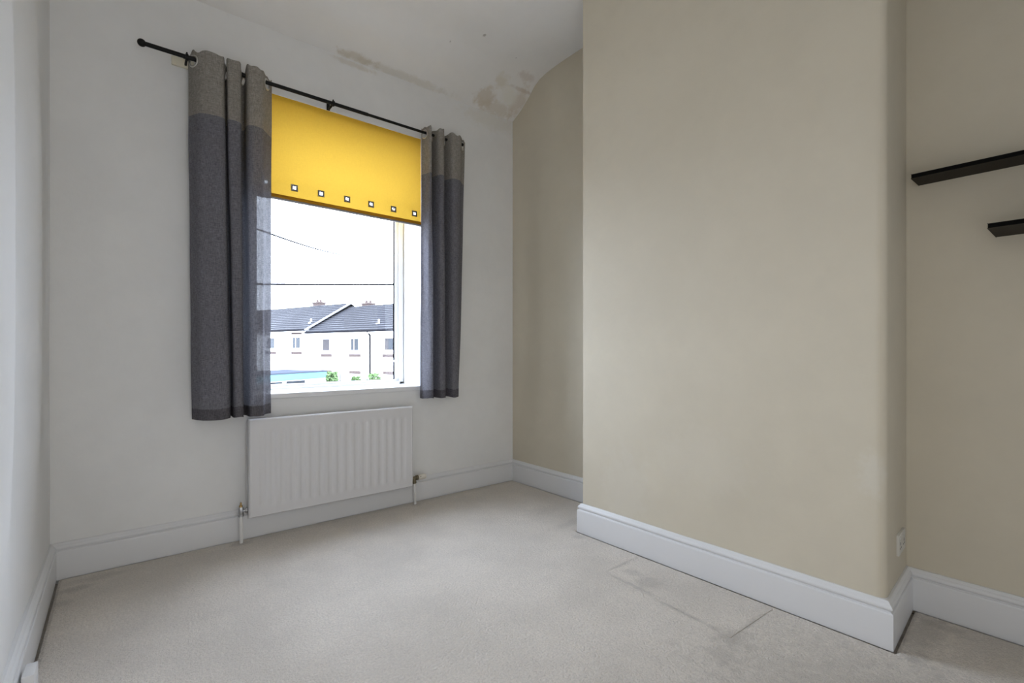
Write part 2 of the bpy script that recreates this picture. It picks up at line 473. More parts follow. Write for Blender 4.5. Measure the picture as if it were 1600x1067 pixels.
def ring(pts, z, jit=0.0):
    return [bm.verts.new((p.x, p.y, z + (jit * noise.noise(Vector((p.x * 6, p.y * 6, 2))) if jit else 0))) for p in pts]
base = offset_path(plan, BT)
rings = []
for off, z, jit in ((-.012, -.016, 0), (.0035, -.010, .004), (.008, -.003, .004), (.017, 0, .001)):
    rings.append(ring(densify(offset_path(plan, BT + off), .06), z, jit))
n = min(len(r) for r in rings)
ref = densify(offset_path(plan, BT), .06)
# equal ring lengths: sample every ring with the same parameters
for r in rings:
    for v in r: bm.verts.remove(v)
def ring_same(off, z, jit):
    op = offset_path(plan, BT + off); out = []
    for i in range(len(plan)):
        a0, b0 = base[i], base[(i + 1) % len(plan)]; k = max(1, int((b0 - a0).length / .05))
        a, b = op[i], op[(i + 1) % len(plan)]
        for t in range(k):
            p = a + (b - a) * t / k
            out.append(bm.verts.new((p.x, p.y, z + jit * noise.noise(Vector((p.x * 9, p.y * 9, 2))))))
    return out
rs = [ring_same(*q) for q in ((-.020, -.030, 0), (.0045, -.024, .004), (.0085, -.007, .003), (.020, 0, .0))]
for A, B in zip(rs, rs[1:]):
    for k in range(len(A)):
        bm.faces.new((A[k], A[(k + 1) % len(A)], B[(k + 1) % len(A)], B[k]))
def loop_edges(r):
    es = []
    for k in range(len(r)):
        e = bm.edges.get((r[k], r[(k + 1) % len(r)])) or bm.edges.new((r[k], r[(k + 1) % len(r)]))
        es.append(e)
    return es
hole0 = []
hp = densify(patch, .03)
def hole_ring(off, z):
    cx = sum(p.x for p in patch) / 4; cy = sum(p.y for p in patch) / 4
    out = []
    for p in hp:
        d = Vector((p.x - cx, p.y - cy)); q = p + d.normalized() * off
        w_ = .0022 * noise.noise(Vector((p.x * 30, p.y * 30, 4)))
        out.append(bm.verts.new((q.x + w_, q.y + w_, z)))
    return out
h0 = hole_ring(.006, 0.0); h1 = hole_ring(.001, -.0025)
for k in range(len(h0)): bm.faces.new((h0[k], h0[(k + 1) % len(h0)], h1[(k + 1) % len(h0)], h1[k]))
bmesh.ops.triangle_fill(bm, edges=loop_edges(rs[-1]) + loop_edges(h0), use_beauty=True)
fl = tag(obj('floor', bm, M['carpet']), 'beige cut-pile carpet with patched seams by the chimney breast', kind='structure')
bm = bmesh.new()
top = [bm.verts.new((p.x, p.y, .0004)) for p in hp]
cxp = sum(p.x for p in patch) / 4; cyp = sum(p.y for p in patch) / 4
low = [bm.verts.new((p.x + (p.x - cxp) * .008, p.y + (p.y - cyp) * .008, -.006)) for p in hp]
for k in range(len(top)): bm.faces.new((top[k], top[(k + 1) % len(top)], low[(k + 1) % len(top)], low[k]))
bm.faces.new(top)
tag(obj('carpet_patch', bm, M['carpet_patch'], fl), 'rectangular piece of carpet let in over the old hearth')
bm = bmesh.new(); box(bm, -3.1, .4, -3.95, .37, -.30, -.0305)
obj('underlay', bm, M['underlay'], fl)

# baseboards: one mitred moulding per wall
BPROF = [(-.035, .165), (.007, .1635), (.0125, .159), (.0145, .154), (.0185, .1515), (.0215, .147), (.0225, .142), (.0210, .1375), (.0165, .1345), (.0150, .1315), (.0170, .129), (.0225, .1275), (.0245, .1245), (.025, .120), (.025, -.006), (.021, -.010), (-.035, -.010)]
def baseboard(name, ia, ib, label):
    offs = [offset_path(plan, d) for d, z in BPROF]
    k = 24
    bm = bmesh.new(); rows = []
    for (d, z), op in zip(BPROF, offs):
        a, b = op[ia], op[ib]
        rows.append([bm.verts.new((a.x + (b.x - a.x) * t / k, a.y + (b.y - a.y) * t / k, z + .0012 * noise.noise(Vector((ia * 3 + t * .35, z * 3, 0))))) for t in range(k + 1)])
    for A, B in zip(rows, rows[1:]):
        for t in range(k): bm.faces.new((A[t], A[t + 1], B[t + 1], B[t]))
    bm.faces.new([r[0] for r in rows]); bm.faces.new([r[-1] for r in rows][::-1])
    return tag(obj(name, bm, M['gloss_white'], smooth=35), label, kind='structure')
baseboard('baseboard_left', 0, 1, 'white moulded baseboard along the left wall')
baseboard('baseboard_far', 1, 2, 'white moulded baseboard below the window')
baseboard('baseboard_right_far', 2, 3, 'white moulded baseboard in the alcove beside the window')
baseboard('baseboard_breast_far_side', 3, 4, 'white moulded baseboard on the window side of the chimney breast')
baseboard('baseboard_breast', 4, 5, 'white moulded baseboard along the chimney breast')
baseboard('baseboard_breast_near_side', 5, 6, 'short white moulded baseboard round the near side of the chimney breast')
baseboard('baseboard_right_near', 6, 7, 'white moulded baseboard below the black shelves')
# boxed post stub against the left baseboard
bm = bmesh.new(); box(bm, -2.7435, -2.716, -1.115, -1.035, -.005, .118, .0025)
tag(obj('trim_1', bm, M['gloss_white'], smooth=30), 'small white square post stub against the left baseboard', kind='structure')

# ------------------------------------------------------------------ window
FY0, FY1 = .285, .350         # frame depth range
fr = bpy.data.objects.new('window_1', None); COL.objects.link(fr); fr['_o'] = [-1.405, .30, .82]; fr.location = fr['_o']
tag(fr, 'white plastic framed window behind the blind', kind='structure')
def bar(bm, x0, x1, z0, z1, y0, y1, b=.006): box(bm, x0, x1, y0, y1, z0, z1, b, 2)
FB = .815; FT = 2.585; FL = OX0 + .002; FR = OX1 - .002; FW = .038
bm = bmesh.new()
bar(bm, FL, FL + FW, FB - .02, FT + .02, FY0, FY1); bar(bm, FR - FW, FR, FB - .02, FT + .02, FY0, FY1)
bar(bm, FL, FR, FB - .02, FB + .022, FY0, FY1); bar(bm, FL, FR, FT - FW, FT + .02, FY0, FY1)
bar(bm, FL, FR, 2.086, 2.150, FY0, FY1)          # transom under the fanlight, hidden by the blind
obj('frame', bm, M['upvc'], fr, smooth=40)
bm = bmesh.new(); SW = .030; g0, g1 = FL + FW - .004, FR - FW + .004; gz0, gz1 = FB + .020, FT - FW + .004
y0, y1 = FY0 + .012, FY1 - .01
bar(bm, g0, g0 + SW, gz0, gz1, y0, y1, .008); bar(bm, g1 - SW, g1, gz0, gz1, y0, y1, .008)
bar(bm, g0, g1, gz0, gz0 + .018, y0, y1, .006); bar(bm, g0, g1, gz1 - SW, gz1, y0, y1, .008)
obj('sash', bm, M['upvc'], fr, smooth=40)
bm = bmesh.new(); q0, q1, qz0, qz1 = g0 + SW - .002, g1 - SW + .002, gz0 + .016, gz1 - SW + .002
for (a, b_, c_, d_) in ((q0, q0 + .005, qz0, qz1), (q1 - .005, q1, qz0, qz1), (q0, q1, qz0, qz0 + .004), (q0, q1, qz1 - .005, qz1)):
    box(bm, a, b_, FY0 + .022, FY0 + .045, c_, d_)
obj('gasket', bm, M['gasket'], fr)
bm = bmesh.new(); box(bm, q0, q1, FY0 + .030, FY0 + .034, qz0, qz1); obj('pane', bm, M['glass'], fr)
bm = bmesh.new(); box(bm, q1 - .010, q1 + .004, FY0 + .010, FY0 + .024, .985, 1.000, .002); obj('glazing_clip', bm, M['plastic_white'], fr)
bm = bmesh.new(); vs = box(bm, OX0 + .001, OX1 - .001, -.018, FY0 + .004, .786, .818, .006, 3)
tag(obj('window_sill', bm, M['sill_white'], smooth=40), 'white gloss inner window sill', kind='structure')

# ------------------------------------------------------------------ roller blind
BY = .0045
bl = thing('roller_blind', (-1.405, BY, 2.6), 'bright yellow roller blind with square metal eyelets, half lowered in the window', 'blind')
BX0, BX1 = OX0 + .003, OX1 - .0006
EX = [-1.88, -1.7235, -1.566, -1.4015, -1.2395, -1.0785, -.9180]
EZ = lambda x: 2.069 - (x + 1.72) * .016
ZB = lambda x: 2.012 - (x + 1.84) * .008
hs = .0092
uxs = sorted(set([BX0, BX1] + [e - hs for e in EX] + [e + hs for e in EX] + [BX0 + (BX1 - BX0) * i / 40 for i in range(1, 40)]))
uxs = [x for i, x in enumerate(uxs) if i == 0 or x - uxs[i - 1] > 1e-4]
tz = [0, .02, .034, .034 + 2 * hs, .08, .1] + [.1 + .492 * i / 16 for i in range(1, 17)]
def blind_pt(i, j):
    x = uxs[i]; z = ZB(x)
    e = EZ(x); t = tz[j]
    if j == 2: zz_ = e - hs
    elif j == 3: zz_ = e + hs
    elif j < 2: zz_ = z + t * .9
    else: zz_ = z + t + (2.6066 - z - tz[-1]) * (t - .08) / (tz[-1] - .08)
    y = BY + .004 * math.sin((x + 2) * 5) * math.sin(t * 6) - .003 * math.exp(-((t - .05) / .03) ** 2)
    return Vector((x, y, zz_))
def in_hole(i, j):
    if j != 2: return False
    xm = (uxs[i] + uxs[i + 1]) / 2
    return any(abs(xm - e) < hs for e in EX)
bm = bmesh.new(); grid(bm, len(uxs), len(tz), blind_pt, in_hole)
obj('blind_cloth', bm, M['blind'], bl, smooth=60)
bm = bmesh.new()
nx = 40
def pocket(i, j):
    x = BX0 + (BX1 - BX0) * i / nx; a = [0, .25, .5, .75, 1][j]
    return Vector((x, BY - .007 * math.sin(a * PI), ZB(x) + .002 - .026 * a))
grid(bm, nx + 1, 5, pocket)
grid(bm, nx + 1, 5, lambda i, j: pocket(i, j) + Vector((0, 2 * (BY - pocket(i, j).y) + .001, 0)))
obj('bar_pocket', bm, M['blind_pocket'], bl, smooth=60)
bm = bmesh.new()
tube(bm, [(BX0, BY, ZB(BX0) - .026), (BX1, BY, ZB(BX1) - .026)], .0075, 10)
obj('bottom_bar', bm, M['blind_bar'], bl, smooth=50)
bm = bmesh.new(); tube(bm, [(BX0 + .01, BY + .045, 2.580), (BX1 - .01, BY + .045, 2.580)], .021, 20)
obj('roller_tube', bm, M['blind'], bl, smooth=50)
for e in EX:
    bm = bmesh.new(); z = EZ(e); s, t_ = .0195, .0092
    for (a, b_, c_, d_) in ((-s, s, t_, s), (-s, s, -s, -t_), (-s, -t_, -t_, t_), (t_, s, -t_, t_)):
        box(bm, e + a, e + b_, BY - .0075, BY + .003, z + c_, z + d_, .0012, 1)
    obj('eyelet', bm, M['steel'], bl)

# ------------------------------------------------------------------ curtain pole
RZ, RY = 2.609, -.10
pole = thing('curtain_pole', (-1.52, RY, RZ), 'black metal curtain pole with a ball end above the window', 'curtain pole')
bm = bmesh.new(); tube(bm, [(-2.445, RY, RZ), (-1.30, RY, RZ)], .0108, 18); tube(bm, [(-1.30, RY, RZ), (-.580, RY, RZ)], .0088, 18)
obj('pole', bm, M['black_metal'], pole, smooth=40)
bm = bmesh.new(); lathe(bm, (-2.440, RY, RZ), (-1, 0, 0), [(0, .009), (.004, .010)] + [(.020 - .0185 * math.cos(a), .0185 * math.sin(a) + .0001) for a in [PI * (k + 2) / 14 for k in range(0, 13)]])
obj('ball_finial', bm, M['black_metal'], pole, smooth=60)
bm = bmesh.new(); lathe(bm, (-.592, RY, RZ), (1, 0, 0), [(0, .0105), (.002, .0115), (.020, .0115), (.022, .010)])
obj('end_cap', bm, M['black_metal'], pole, smooth=40)
for bx in (-2.274, -1.523):
    bm = bmesh.new()
    tube(bm, [(bx - .006, RY, RZ), (bx + .006, RY, RZ)], .0165, 18)
    box(bm, bx - .005, bx + .005, RY + .005, -.004, RZ - .006, RZ + .006, .001)
    box(bm, bx - .010, bx + .010, -.005, .0, RZ - .004, RZ + .050, .0015)
    tube(bm, [(bx, RY, RZ + .012), (bx, RY, RZ + .024)], .004, 10)
    obj('bracket', bm, M['black_metal'], pole, smooth=40)
bm = bmesh.new(); box(bm, -2.335, -2.235, -.016, .001, 2.592, 2.640, .004)
tag(obj('wall_batten', bm, M['cream_block'], origin=(-2.29, 0, 2.61), smooth=40), 'small cream painted wooden block behind the left pole bracket', 'block')

# ------------------------------------------------------------------ curtains
def spline(P, n):
    """Catmull-Rom through 2D points, n samples per span"""
    out = []
    Q = [P[0] * 2 - P[1]] + P + [P[-1] * 2 - P[-2]]
    for i in range(1, len(Q) - 2):
        a, b, c, d = Q[i - 1], Q[i], Q[i + 1], Q[i + 2]
        for k in range(n):
            t = k / n
            out.append(.5 * ((2 * b) + (c - a) * t + (2 * a - 5 * b + 4 * c - d) * t * t + (3 * b - a - 3 * c + d) * t ** 3))
    out.append(P[-1].copy()); return out

def resample(P, n):
    L = [0]
    for a, b in zip(P, P[1:]): L.append(L[-1] + (b - a).length)
    out = []; k = 0
    for i in range(n):
        s = L[-1] * i / (n - 1)
        while k < len(L) - 2 and L[k + 1] < s: k += 1
        t = (s - L[k]) / max(1e-9, L[k + 1] - L[k]); out.append(P[k] + (P[k + 1] - P[k]) * t)
    return out

def make_curtain(label, tops, bots, eyes, ztop, zbot, zband, flip=0):
    """tops/bots: plan control points; eyes: indexes of control points where the pole passes through"""
    NS = 12
    V = lambda L: [Vector(p) for p in L]
    T = spline(V(tops), NS); B = spline(V(bots), NS)
    NU = len(T)
    root = thing('curtain', (sum(p[0] for p in tops) / len(tops), RY, zbot), label, 'curtain', 'grey eyelet curtains at the window')
    er = .0235; ecz = RZ - .011
    zs = [ztop - .0055 * k for k in range(int((ztop - ecz + er + .02) / .0055) + 1)]
    z = zs[-1]
    while z > zband + .03: z -= .03; zs.append(z)
    zs.append(zband)
    rows_body = []; z = zband; rows_body.append(z)
    while z > zbot + .06 + .03: z -= .035; rows_body.append(z)
    zh = zbot + .058; rows_body.append(zh)
    rows_hem = [zh, zh - .02, zh - .04, zbot]
    def at(i, z):
        k = (ztop - z) / (ztop - zbot); k2 = k * k * (3 - 2 * k)
        k2 = .15 * k2 + .85 * k if True else k
        p = T[i] * (1 - k2) + B[i] * k2
        amp = min(1, max(0, (RZ - .05 - z) * 3))
        p = p + Vector((.004 * noise.noise(Vector((i * .09, z * 2.1, flip))), .008 * noise.noise(Vector((i * .07, z * 1.7, flip + 5))))) * amp
        # cloth top edge sags between eyelets
        dz = 0
        top = max(0, 1 - (ztop - z) / .12)
        if top > 0:
            dz = top * (.020 * noise.noise(Vector((i * .13, 0, flip + 9))) - .006)
        sag = .010 * k * noise.noise(Vector((i * .05, 3, flip)))
        return Vector((p.x, p.y, z + dz + sag))
    E_ = [(T[e * NS], e * NS) for e in eyes]
    # arc length coordinates at the top
    L = [0]
    for a, b in zip(T, T[1:]): L.append(L[-1] + (b - a).length)
    def hole(i, j):
        if j + 1 >= len(zs): return False
        zm = (zs[j] + zs[j + 1]) / 2; sm = (L[i] + L[i + 1]) / 2
        return any((sm - L[k]) ** 2 + (zm - ecz) ** 2 < er ** 2 for _, k in E_)
    bm = bmesh.new(); grid(bm, NU, len(zs), lambda i, j: at(i, zs[j]), hole)
    tag(obj('header_band', bm, M['band'], root, smooth=70), 'lighter grey top band of the curtain')
    bm = bmesh.new(); grid(bm, NU, len(rows_body), lambda i, j: at(i, rows_body[j]))
    tag(obj('drape', bm, M['drape'], root, smooth=70), 'charcoal main cloth of the curtain')
    bm = bmesh.new()
    for off in (-.0015, .0015):
        grid(bm, NU, len(rows_hem), lambda i, j: at(i, rows_hem[j]) + Vector((0, off * (1 if j else .2), 0)))
    obj('hem', bm, M['hem'], root, smooth=70)
    for p, k in E_:
        t = (T[min(k + 1, NU - 1)] - T[max(k - 1, 0)]).normalized(); nrm = Vector((t.y, -t.x, 0))
        bm = bmesh.new(); cc = at(k, ecz); cc.z = ecz
        torus(bm, cc, nrm, er + .004, .0052, 28, 8, .7)
        tag(obj('eyelet', bm, M['ring_steel'], root, smooth=60), 'silver metal ring')
    return root

TL = [(-2.266, -.060), (-2.246, -.100), (-2.205, -.148), (-2.128, -.160), (-2.106, -.110), (-2.120, -.048), (-2.092, -.060), (-2.098, -.152), (-2.040, -.150), (-2.028, -.100), (-2.030, -.045), (-2.006, -.060), (-1.998, -.148), (-1.935, -.152), (-1.896, -.100), (-1.860, -.052)]
BL_ = [(-2.252, -.060), (-2.240, -.095), (-2.205, -.140), (-2.110, -.155), (-2.078, -.110), (-2.084, -.055), (-2.066, -.065), (-2.062, -.148), (-2.026, -.146), (-2.014, -.100), (-2.016, -.045), (-1.996, -.060), (-1.985, -.146), (-1.925, -.146), (-1.908, -.100), (-1.868, -.055)]
make_curtain('left grey eyelet curtain with a paler top band, drawn back beside the blind', TL, BL_, (1, 4, 6, 9, 11, 14), 2.652, .708, 2.318, 0)
TR = [(-.902, -.075), (-.890, -.100), (-.878, -.150), (-.860, -.148), (-.848, -.100), (-.842, -.048), (-.822, -.060), (-.806, -.152), (-.768, -.158), (-.745, -.105), (-.748, -.048), (-.722, -.062), (-.690, -.150), (-.625, -.148), (-.577, -.100), (-.541, -.082)]
BR_ = [(-.905, -.060), (-.890, -.080), (-.874, -.120), (-.850, -.150), (-.828, -.110), (-.826, -.055), (-.808, -.065), (-.785, -.145), (-.752, -.146), (-.728, -.105), (-.730, -.050), (-.708, -.062), (-.685, -.142), (-.645, -.142), (-.612, -.100), (-.585, -.064)]
make_curtain('right charcoal eyelet curtain with a paler top band, bunched beside the alcove', TR, BR_, (1, 4, 6, 9, 11, 14), 2.650, .735, 2.318, 40)

# ------------------------------------------------------------------ radiator
RX0, RX1, RZ0, RZ1, RF, RB = -1.988, -.976, .128, .686, -.098, -.035
rad = thing('radiator', (-1.482, -.06, .128), 'white panel radiator with vertical flutes under the window', 'radiator')
npl = 17; pitch = (RX1 - RX0 - .09) / npl
def flute(x, z):
    m = .045
    if x < RX0 + m or x > RX1 - m: return 0
    t = ((x - RX0 - m) / pitch) % 1.0
    s = .5 - .5 * math.cos(2 * PI * t)
    s = s * s * (3 - 2 * s)
    ez = min((z - RZ0 - .045) / .03, (RZ1 - .055 - z) / .03); ez = max(0, min(1, ez)); ez = ez * ez * (3 - 2 * ez)
    return s * ez
xr = [RX0 + (RX1 - RX0) * i / 240 for i in range(241)]
zr = [RZ0, RZ0 + .006, RZ0 + .02, RZ0 + .040, RZ0 + .055, RZ0 + .065, RZ0 + .075] + [RZ0 + .08 + (RZ1 - RZ0 - .165) * k / 8 for k in range(9)] + [RZ1 - .08, RZ1 - .072, RZ1 - .062, RZ1 - .052, RZ1 - .03, RZ1 - .012, RZ1 - .004, RZ1]
def rad_pt(i, j):
    x, z = xr[i], zr[j]
    e = min(x - RX0, RX1 - x, z - RZ0, RZ1 - z)
    rnd = .010 * (1 - min(1, e / .010)) ** 2
    lip = -.0025 * math.exp(-((min(x - RX0, RX1 - x, z - RZ0) - .006) / .005) ** 2)
    return Vector((x, RF + rnd + lip + .0055 * flute(x, z), z))
bm = bmesh.new(); grid(bm, len(xr), len(zr), rad_pt)
# wrap-round edges of the panel
for (a, b_, c_, d_) in ((RX0, RX0 + .002, RZ0, RZ1), (RX1 - .002, RX1, RZ0, RZ1), (RX0, RX1, RZ0, RZ0 + .002)):
    box(bm, a, b_, RF + .009, RF + .024, c_, d_)
obj('front_panel', bm, M['radiator'], rad, smooth=50)
bm = bmesh.new(); box(bm, RX0 + .006, RX1 - .006, RB - .014, RB, RZ0 + .004, RZ1 - .004, .005); obj('back_panel', bm, M['radiator'], rad, smooth=40)
bm = bmesh.new(); box(bm, RX0 + .002, RX1 - .002, RF + .008, RB, RZ1 - .009, RZ1 - .003, .0025)
obj('top_cover', bm, M['radiator'], rad, smooth=40)
for sx in (RX0, RX1 - .0025):
    bm = bmesh.new(); box(bm, sx, sx + .0025, RF + .012, RB, RZ0 + .012, RZ1 - .012, .001); obj('side_cover', bm, M['radiator'], rad)
for sx in (-1.80, -1.16):
    bm = bmesh.new(); box(bm, sx - .02, sx + .02, RB - .005, -.001, .25, .62, .002); obj('wall_bracket', bm, M['radiator'], rad)
VY = -.070
lv = thing('radiator_valve', (-2.022, VY, 0), 'chrome lockshield valve with bare brass spindle on a white pipe left of the radiator', 'valve')
bm = bmesh.new(); tube(bm, [(-2.022, VY - .018, -.012), (-2.022, VY - .014, .06), (-2.022, VY, .150)], .0095, 16); obj('pipe', bm, M['pipe_white'], lv, smooth=50)
bm = bmesh.new(); lathe(bm, (-2.022, VY, .142), (0, 0, 1), [(0, .012), (.002, .0155), (.014, .0155), (.016, .0125), (.020, .0135), (.044, .0135), (.048, .0125), (.054, .0105)], 6 * 3)
tube(bm, [(-2.012, VY, .172), (-1.998, VY, .172)], .0075, 12)
lathe(bm, (-2.002, VY, .172), (1, 0, 0), [(0, .012), (.001, .0145), (.012, .0145), (.013, .012)], 6); obj('valve_body', bm, M['chrome'], lv, smooth=30)
bm = bmesh.new(); lathe(bm, (-2.022, VY, .195), (0, 0, 1), [(0, .0095), (.010, .0085), (.012, .005), (.024, .0045), (.026, .003)], 12); tag(obj('spindle', bm, M['brass'], lv, smooth=40), 'bare brass spindle')
tv = thing('radiator_valve', (-.955, VY, 0), 'thermostatic valve with cream horizontal head right of the radiator', 'valve')
bm = bmesh.new(); tube(bm, [(-.955, VY - .012, -.012), (-.955, VY - .010, .06), (-.955, VY, .150)], .0095, 16); obj('pipe', bm, M['pipe_white'], tv, smooth=50)
bm = bmesh.new(); lathe(bm, (-.955, VY, .140), (0, 0, 1), [(0, .012), (.002, .015), (.014, .015), (.016, .012), (.040, .012)], 18)
lathe(bm, (-.976, VY, .178), (1, 0, 0), [(0, .010), (.012, .011), (.030, .012), (.034, .017), (.046, .0175), (.050, .0165)], 18); obj('valve_body', bm, M['bronze'], tv, smooth=35)
bm = bmesh.new(); lathe(bm, (-.927, VY, .178), (1, 0, 0), [(0, .0165), (.003, .0195), (.030, .0205), (.052, .0185), (.060, .015), (.063, .008), (.0635, .001)], 24); tag(obj('thermostat_head', bm, M['cream_plastic'], tv, smooth=40), 'cream plastic dial head')
bm = bmesh.new(); lathe(bm, (-.914, VY - .0185, .186), (0, -1, .4), [(0, .003), (.0022, .003)], 10); obj('index_mark', bm, M['dark'], tv)

# ------------------------------------------------------------------ shelves and socket
def wall_x(y): return P6.x + (P7.x - P6.x) * (y - P6.y) / (P7.y - P6.y)
def shelf(y0, y1, zb, depth, th, label):
    wx = lambda y: wall_x(y)
    yc = (y0 + y1) / 2
    root = thing('floating_shelf', (wx(yc), yc, zb), label, 'shelf', 'black floating shelves in the right alcove')
    ang = math.atan2(wx(y1) - wx(y0), y1 - y0)
    bm = bmesh.new()
    def prism(o0, o1, a, b, z0, z1, bev):
        vs = box(bm, 0, 1, 0, 1, 0, 1)
        for v in vs:
            y = a + (b - a) * v.co.y; x = wx(y) - (o0 + (o1 - o0) * v.co.x); v.co = Vector((x, y, z0 + (z1 - z0) * v.co.z))
        es = list(set(e for v in vs for e in v.link_edges))
        bmesh.ops.bevel(bm, geom=es, offset=bev, segments=2, affect='EDGES')
    prism(0, depth, y0, y1, zb, zb + th, .0012)
    obj('board', bm, M['shelf'], root, smooth=30)
    bm = bmesh.new(); prism(depth - .001, depth + .0012, y0 + .001, y1 - .001, zb + .0005, zb + th - .0005, .0003)
    obj('edge_band', bm, M['shelf_edge'], root)
    return root
shelf(-3.35, -2.604, 1.764, .130, .0165, 'upper and longer black floating shelf on the right alcove wall')
shelf(-3.40, -2.829, 1.508, .212, .0165, 'lower black floating shelf, starting further right on the alcove wall')
M['socket'] = simple('socket_plastic', (.66, .64, .59), .4)
sk = thing('power_socket', (-.066, -2.5725, .307), 'white double power socket low on the near side of the chimney breast', 'socket')
Ms = Matrix.Translation((-.070, -2.5735, .307)) @ Matrix.Rotation(math.atan2(P6.y - P5.y, P6.x - P5.x), 4, 'Z')
bm = bmesh.new(); box(bm, -.066, .066, -.0065, .004, -.041, .041, .002, 2, Ms); obj('plate', bm, M['socket'], sk, smooth=40)
for sx in (-.036, .036):
    bm = bmesh.new(); box(bm, sx - .006, sx + .006, -.0085, -.005, .020, .030, .001, 1, Ms); obj('switch', bm, M['socket'], sk)
    bm = bmesh.new()
    for (dx, dz, w_, h_) in ((0, .002, .003, .006), (-.011, -.014, .0045, .0025), (.011, -.014, .0045, .0025)):
        box(bm, sx + dx - w_ / 1.2, sx + dx + w_ / 1.2, -.0071, -.006, dz - h_, dz + h_, 0, 1, Ms)
    obj('socket_holes', bm, M['dark'], sk)

# ------------------------------------------------------------------ outside: terrace of white houses
HP = Vector((9.1617, 25.9769)); HE = Vector((.31821, -.94802)); HN = Vector((.94802, .31821))   # s runs to the right along the facade, b into the house
GZ = -2.95
def H(s, b, z): p = HP + HE * s + HN * b; return Vector((p.x, p.y, z))
HM = Matrix(((HE.x, HN.x, 0, HP.x), (HE.y, HN.y, 0, HP.y), (0, 0, 1, 0), (0, 0, 0, 1)))
def hbox(bm, s0, s1, b0, b1, z0, z1, bev=0): return box(bm, s0, s1, b0, b1, z0, z1, bev, 1, HM)

def brick_run(root, name, s0, s1, z0, z1, rows):
    bm = bmesh.new(); hbox(bm, s0, s1, -.006, .05, z0, z1); panel = obj(name, bm, M['mortar'], root)
    bm = bmesh.new(); hr = (z1 - z0) / rows; nb = max(3, int((s1 - s0) / .115))
    for r in range(rows):
        for k in range(nb):
            a = s0 + (s1 - s0) * k / nb
            hbox(bm, a + .006, a + (s1 - s0) / nb - .006, -.018, 0, z0 + hr * r + .006, z0 + hr * (r + 1) - .006)
    tag(obj('bricks', bm, M['brick'], panel), 'pale red bricks set on end', kind='stuff')

def house_window(root, s, z0, z1, w_, curtain=0):
    bm = bmesh.new(); f = .05
    hbox(bm, s - w_ / 2, s + w_ / 2, -.02, .06, z0, z0 + f); hbox(bm, s - w_ / 2, s + w_ / 2, -.02, .06, z1 - f, z1)
    hbox(bm, s - w_ / 2, s - w_ / 2 + f, -.02, .06, z0, z1); hbox(bm, s + w_ / 2 - f, s + w_ / 2, -.02, .06, z0, z1)
    if curtain == 0: hbox(bm, s - w_ * .12, s - w_ * .12 + f, -.02, .06, z0, z1)
    win = obj('window', bm, M['house_frame'], root)
    bm = bmesh.new(); hbox(bm, s - w_ / 2 + f, s + w_ / 2 - f, -.008, .03, z0 + f, z1 - f); obj('pane', bm, M['house_glass'], win)
    if curtain:
        bm = bmesh.new()
        a, b_ = (s - w_ / 2 + f, s + w_ / 2 - f) if curtain == 2 else (s - w_ / 2 + f, s - w_ * .08)
        nn = 30
        grid(bm, nn + 1, 2, lambda i, j: H(a + (b_ - a) * i / nn, -.011 - .004 * math.sin(i * 1.7), (z0 + f, z1 - f)[j]))
        obj('net_curtain', bm, M['net'], win)

def tiled_roof(root, s0, s1, ze, zr, depth, courses):
    bm = bmesh.new()
    for k in range(courses):
        t0, t1 = k / courses, (k + 1) / courses + .01
        b0, b1 = -.35 + (depth + .35) * t0, -.35 + (depth + .35) * t1
        z0, z1 = ze + (zr - ze) * t0, ze + (zr - ze) * t1
        vs = [bm.verts.new(H(s, b, z)) for s, b, z in ((s0, b0, z0 - .02), (s1, b0, z0 - .02), (s1, b0, z0 + .11), (s0, b0, z0 + .11), (s1, b1, z1 + .0), (s0, b1, z1 + .0))]
        bm.faces.new((vs[0], vs[1], vs[2], vs[3])); bm.faces.new((vs[3], vs[2], vs[4], vs[5]))
    # back slope
    vs = [bm.verts.new(H(*q)) for q in ((s0, depth, zr), (s1, depth, zr), (s1, depth * 2 + .3, ze), (s0, depth * 2 + .3, ze))]
    bm.faces.new(vs)
    return obj('roof_tiles', bm, M['tiles'], root)

def chimney(root, s, b, z0, z1):
    bm = bmesh.new(); hbox(bm, s - .42, s + .42, b - .3, b + .3, z0, z1)
    hbox(bm, s - .48, s + .48, b - .36, b + .36, z1 - .12, z1 - .03)
    c_ = obj('chimney', bm, M['brick'], root)
    for k in (-.22, .22):
        bm = bmesh.new(); q = H(s + k, b, z1 - .03); lathe(bm, q, (0, 0, 1), [(0, .11), (.2, .09), (.22, .1), (.24, .08)], 12); obj('chimney_pot', bm, M['brick'], c_)

